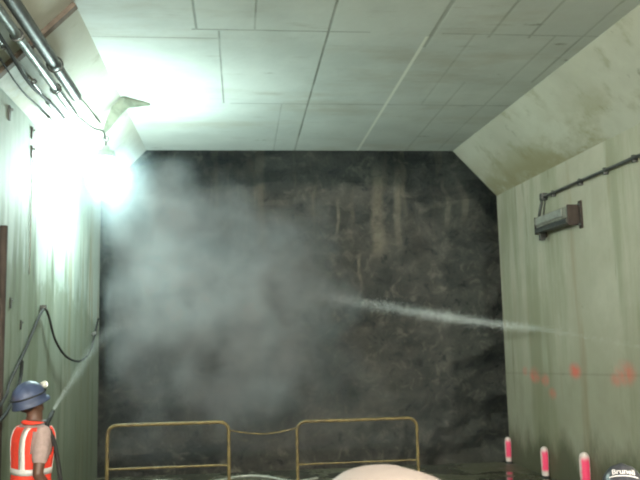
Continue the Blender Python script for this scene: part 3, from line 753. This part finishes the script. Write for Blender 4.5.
# worker with the hose
f1 = Fig(0, .04, .1, -.30)
W_LOC, W_RZ, W_SC = Vector((-1.625, 6.42, 0)), math.radians(-52), .955
person1, hat1 = person('person in orange vest and blue hard hat spraying water beside left wall', W_LOC, W_RZ, W_SC, f1,
    {'R': ((.25, -.05, 1.10), (.23, .10, .88), (-1, 0, .2), .8), 'L': ((-.30, .10, 1.20), (-.20, .16, 1.40), (.5, .2, .2), 1.2)},
    {'R': ((.10, .03, .48), (.12, -.02, .09)), 'L': ((-.10, .06, .48), (-.14, .10, .09))},
    dict(skin='skin_dark', shirt='shirt', trousers='jeans', sleeve=.62), dict(mat='hat_blue', label='scuffed blue hard hat', brim=.35, drop=.03))
def vest(fig, parent):
    zs = [.90 + .025 * k for k in range(24)]; n = 48
    vs = []; fs = []
    for z in zs:
        a, b = tor(min(z, 1.475)); a += .026; b += .026
        for k in range(n):
            t = 2 * math.pi * k / n
            vs.append(fig.T((a * math.copysign(abs(math.cos(t)) ** .85, math.cos(t)), b * math.copysign(abs(math.sin(t)) ** .9, math.sin(t)), z)))
    for j in range(len(zs) - 1):
        for k in range(n):
            t = 2 * math.pi * (k + .5) / n; z = zs[j] + .012
            if abs(math.cos(t)) > .80 and 1.20 < z < 1.43 and True:
                if abs(math.cos(t)) > .80 + .16 * max(0, (1.26 - z) / .06): continue
            if z > 1.455: continue
            if math.sin(t) > 0 and abs(math.cos(t)) < .55 * max(0, (z - 1.25) / .2): continue
            fs.append((j * n + k, j * n + (k + 1) % n, (j + 1) * n + (k + 1) % n, (j + 1) * n + k))
    mb = MB(); mb.add(vs, fs); me = mb.mesh('vest'); o = link('safety_vest', me, M['orange'], parent)
    o['label'] = 'orange red safety vest'
    s = o.modifiers.new('s', 'SOLIDIFY'); s.thickness = .006; s.offset = 0
    # collar
    cl = MB(); cl.tube([fig.T((.085 * math.cos(t), .078 * math.sin(t) - .005, 1.475 + .012 * math.sin(-t))) for t in [math.pi * (.62 + 1.76 * k / 24) for k in range(25)]], .017, 8)
    cl.build('collar', M['orange'], o)
    # reflective tape: waist band, two verticals over the shoulders front and back
    def surf(x, z, sgn, off=.034):
        a, b = tor(min(z, 1.475)); a += off; b += off
        q = min(.999, abs(x) / a); c = q ** (1 / .85); return fig.T((x, sgn * b * math.sqrt(max(0, 1 - c * c)) ** .9, z))
    bd = MB(); rings = []
    for z in (1.08, 1.13):
        a, b = tor(z); a += .034; b += .034
        rings.append([fig.T((a * math.copysign(abs(math.cos(t)) ** .85, math.cos(t)), b * math.copysign(abs(math.sin(t)) ** .9, math.sin(t)), z)) for t in [2 * math.pi * k / n for k in range(n)]])
    bd.rings(rings, cap=False); w_o = link('reflective_band', bd.mesh('band'), M['reflect'], o)
    w_o.modifiers.new('s', 'SOLIDIFY').thickness = .003
    for sx in (-1, 1):
        mbs = MB(); L = []; 
        zz = [1.10 + .025 * k for k in range(15)]
        for z in zz:
            xo = .105 + .01 * math.sin((z - 1.1) * 5)
            a, _ = tor(min(z, 1.475)); a += .034
            L.append((surf(sx * min(xo - .032, a * .99), z, -1), surf(sx * min(xo + .026, a * .995), z, -1)))
        zz2 = zz[::-1]
        for z in zz2:
            xo = .105; a, _ = tor(min(z, 1.475)); a += .034
            L.append((surf(sx * min(xo - .024, a * .99), z, 1), surf(sx * min(xo + .026, a * .995), z, 1)))
        vs = [p for q in L for p in q]; fs = [(2 * i, 2 * i + 1, 2 * i + 3, 2 * i + 2) for i in range(len(L) - 1)]
        mbs.add(vs, fs); so = link('reflective_strip', mbs.mesh('strip'), M['reflect'], o)
        so.modifiers.new('s', 'SOLIDIFY').thickness = .003
vest(f1, person1)
# cap lamp on the blue hat, sub-part of the hat
H = f1.H
MB().tube([H((0, .128, 1.745)), H((0, .165, 1.745))], [.026, .030], 14).build('cap_lamp', M['hat_white'], hat1)
mb = MB(); mb.tube([H((0, .166, 1.745)), H((0, .170, 1.745))], [.026, .026], 14); mb.build('cap_lamp_lens', emit_mat('cap_lamp_glow', (1, .97, .9), 5), hat1)
MB().tube([H((.122 * math.cos(t), .147 * math.sin(t) - .005, 1.71)) for t in [2 * math.pi * k / 36 for k in range(37)]], .006, 6).build('lamp_strap', M['rubber'], hat1)

# nozzle in his raised hand and its hose
def wl(p): return W_LOC + Matrix.Rotation(W_RZ, 3, 'Z') @ (Vector(p) * W_SC)
HP = wl((-.055, .375, 1.455))
jd = (Vector((-1.77, 9.0, 1.87)) - NZ).normalized()
r = empty('hose_nozzle', NZ); tag(r, 'black hose nozzle held up by the worker, water shooting out of it', 'nozzle')
MB().tube([-jd * .22, -jd * .05, Vector((0, 0, 0)), jd * .04], [.018, .018, .013, .015], 12).build('barrel', M['rubber'], r)
MB().tube(smooth_path([-jd * .20, -jd * .30 + Vector((0, 0, -.03)), Vector((.08, -.25, -.22)), Vector((.12, -.18, -.60)), Vector((.05, .0, -1.1)), Vector((.15, .3, -1.43)), Vector((.5, .6, -1.445))], 8), .017, 10).build('hose', M['rubber'], r)

# person in the beige hat right in front of the camera
person2, hat2 = person('person in beige hard hat standing closest to the camera at bottom centre', (.168, .90, 0), math.radians(12), 1.018, Fig(0, .02, 0, 0),
    {'R': ((.25, -.03, 1.12), (.24, .10, .90), (-1, 0, 0), .35), 'L': ((-.25, -.03, 1.12), (-.24, .10, .90), (1, 0, 0), .35)},
    {'R': ((.10, .03, .48), (.11, .0, .09)), 'L': ((-.10, .03, .48), (-.12, .0, .09))},
    dict(skin='skin', shirt='shirt_dark', trousers='jeans', sleeve=1.0), dict(mat='hat_beige', label='beige hard hat', bill=.15, flat=.8))
# seated persons by right edge
def crate(x, y, lab, rz=0):
    r = empty('wooden_crate', (x, y, 0), rz); tag(r, lab, 'crate')
    for z in (.05, .17, .29, .41):
        for s in (-1, 1):
            MB().box((s * .19, 0, z), (.018, .40, .09)).build('slat', M['wood'], r, bevel=.003)
            MB().box((0, s * .19, z), (.36, .018, .09)).build('slat', M['wood'], r, bevel=.003)
    for a in (-1, 1):
        for b in (-1, 1): MB().box((a * .165, b * .165, .23), (.035, .035, .44)).build('corner_post', M['wood'], r)
    MB().box((0, 0, .465), (.42, .42, .022)).build('lid', M['wood'], r, bevel=.004)
    return r
SEAT = dict(dz=-.36)
def seated(label, x, y, rz, sc, hat, shirt, hp=0.0):
    f = Fig(-.36, .05, 0, hp)
    return person(label, (x, y, 0), rz, sc, f,
        {'R': ((.23, .10, .80), (.13, .36, .66), (0, 0, -1), .5), 'L': ((-.23, .10, .80), (-.13, .36, .66), (0, 0, -1), .5)},
        {'R': ((.11, .42, .54), (.12, .44, .09)), 'L': ((-.11, .42, .54), (-.12, .44, .09))},
        dict(skin='skin', shirt=shirt, trousers='jeans', sleeve=1.0), hat)
p3, hat3 = seated('person in black lettered hard hat seated by the lower right corner', 1.955, 3.95, math.radians(-22), .915, dict(mat='hat_black', label='black hard hat with white lettering on its back', brim=.4), 'shirt_dark', .55)
crate(1.955, 3.95, 'wooden crate under the person in the black lettered hard hat')
p4, hat4 = seated('person in white hard hat seated at the right picture edge', 2.67, 4.85, math.radians(-20), .878, dict(mat='hat_white', label='white hard hat'), 'shirt_dark')
crate(2.67, 4.85, 'wooden crate under the person in the white hard hat')

# lettering on the back of the black hat, bent onto its shell
def lettering(text, size, zc, H):
    cu = bpy.data.curves.new('t', 'FONT'); cu.body = text; cu.size = size; cu.align_x = 'CENTER'; cu.offset = .0012
    o = bpy.data.objects.new('t', cu); COL.objects.link(o)
    dg = bpy.context.evaluated_depsgraph_get(); dg.update()
    me = bpy.data.meshes.new_from_object(o.evaluated_get(dg)); bpy.data.objects.remove(o)
    bm = bmesh.new(); bm.from_mesh(me); bmesh.ops.subdivide_edges(bm, edges=[e for e in bm.edges if e.calc_length() > .02], cuts=2)
    for v in bm.verts:
        x, z = v.co.x, v.co.y + zc - 1.668
        q = math.cos(math.asin(min(.98, max(0, (z - .02) / .13))))
        a, b = .118 * q + .004, .142 * q + .004
        th_ = x / ((a + b) / 2)
        v.co = H((a * math.sin(th_), -b * math.cos(th_) - .005, z + 1.668 + .002))
    bm.to_mesh(me); bm.free(); return me
H3 = Fig(-.36, .05, 0, .55).H
o = link('lettering', lettering('Brunell', .050, 1.714, H3), M['white'], hat3); o['label'] = 'white lettering'
mb = MB()
rings = []
for z in (1.697, 1.705):
    q = math.cos(math.asin((z - 1.688) / .13)); a, b = .118 * q + .005, .142 * q + .005
    rings.append([H3((a * math.sin(t), -b * math.cos(t) - .005, z + .002)) for t in [-.68 + 1.36 * k / 24 for k in range(25)]])
vs = rings[0] + rings[1]; mb.add(vs, [(k, k + 1, 26 + k, 25 + k) for k in range(24)])
link('underline', mb.mesh('underline'), M['white'], hat3)
# white label on the side of the beige hat
H2 = Fig(0, .02, 0, 0).H
mb = MB(); rr = []
for z in (.055, .085, .110):
    q = math.cos(math.asin((z - .02) / .13)); a, b = .118 * q + .004, .142 * q + .004
    rr.append([H2((-a * math.cos(t), b * math.sin(t) - .005, 1.668 + z + .003)) for t in [-.35 + .7 * k / 10 for k in range(11)]])
mb.add([p for q in rr for p in q], [(j * 11 + k, j * 11 + k + 1, (j + 1) * 11 + k + 1, (j + 1) * 11 + k) for j in range(2) for k in range(10)])
o = link('side_label', mb.mesh('side_label'), M['white'], hat2); o['label'] = 'white sticker on side'
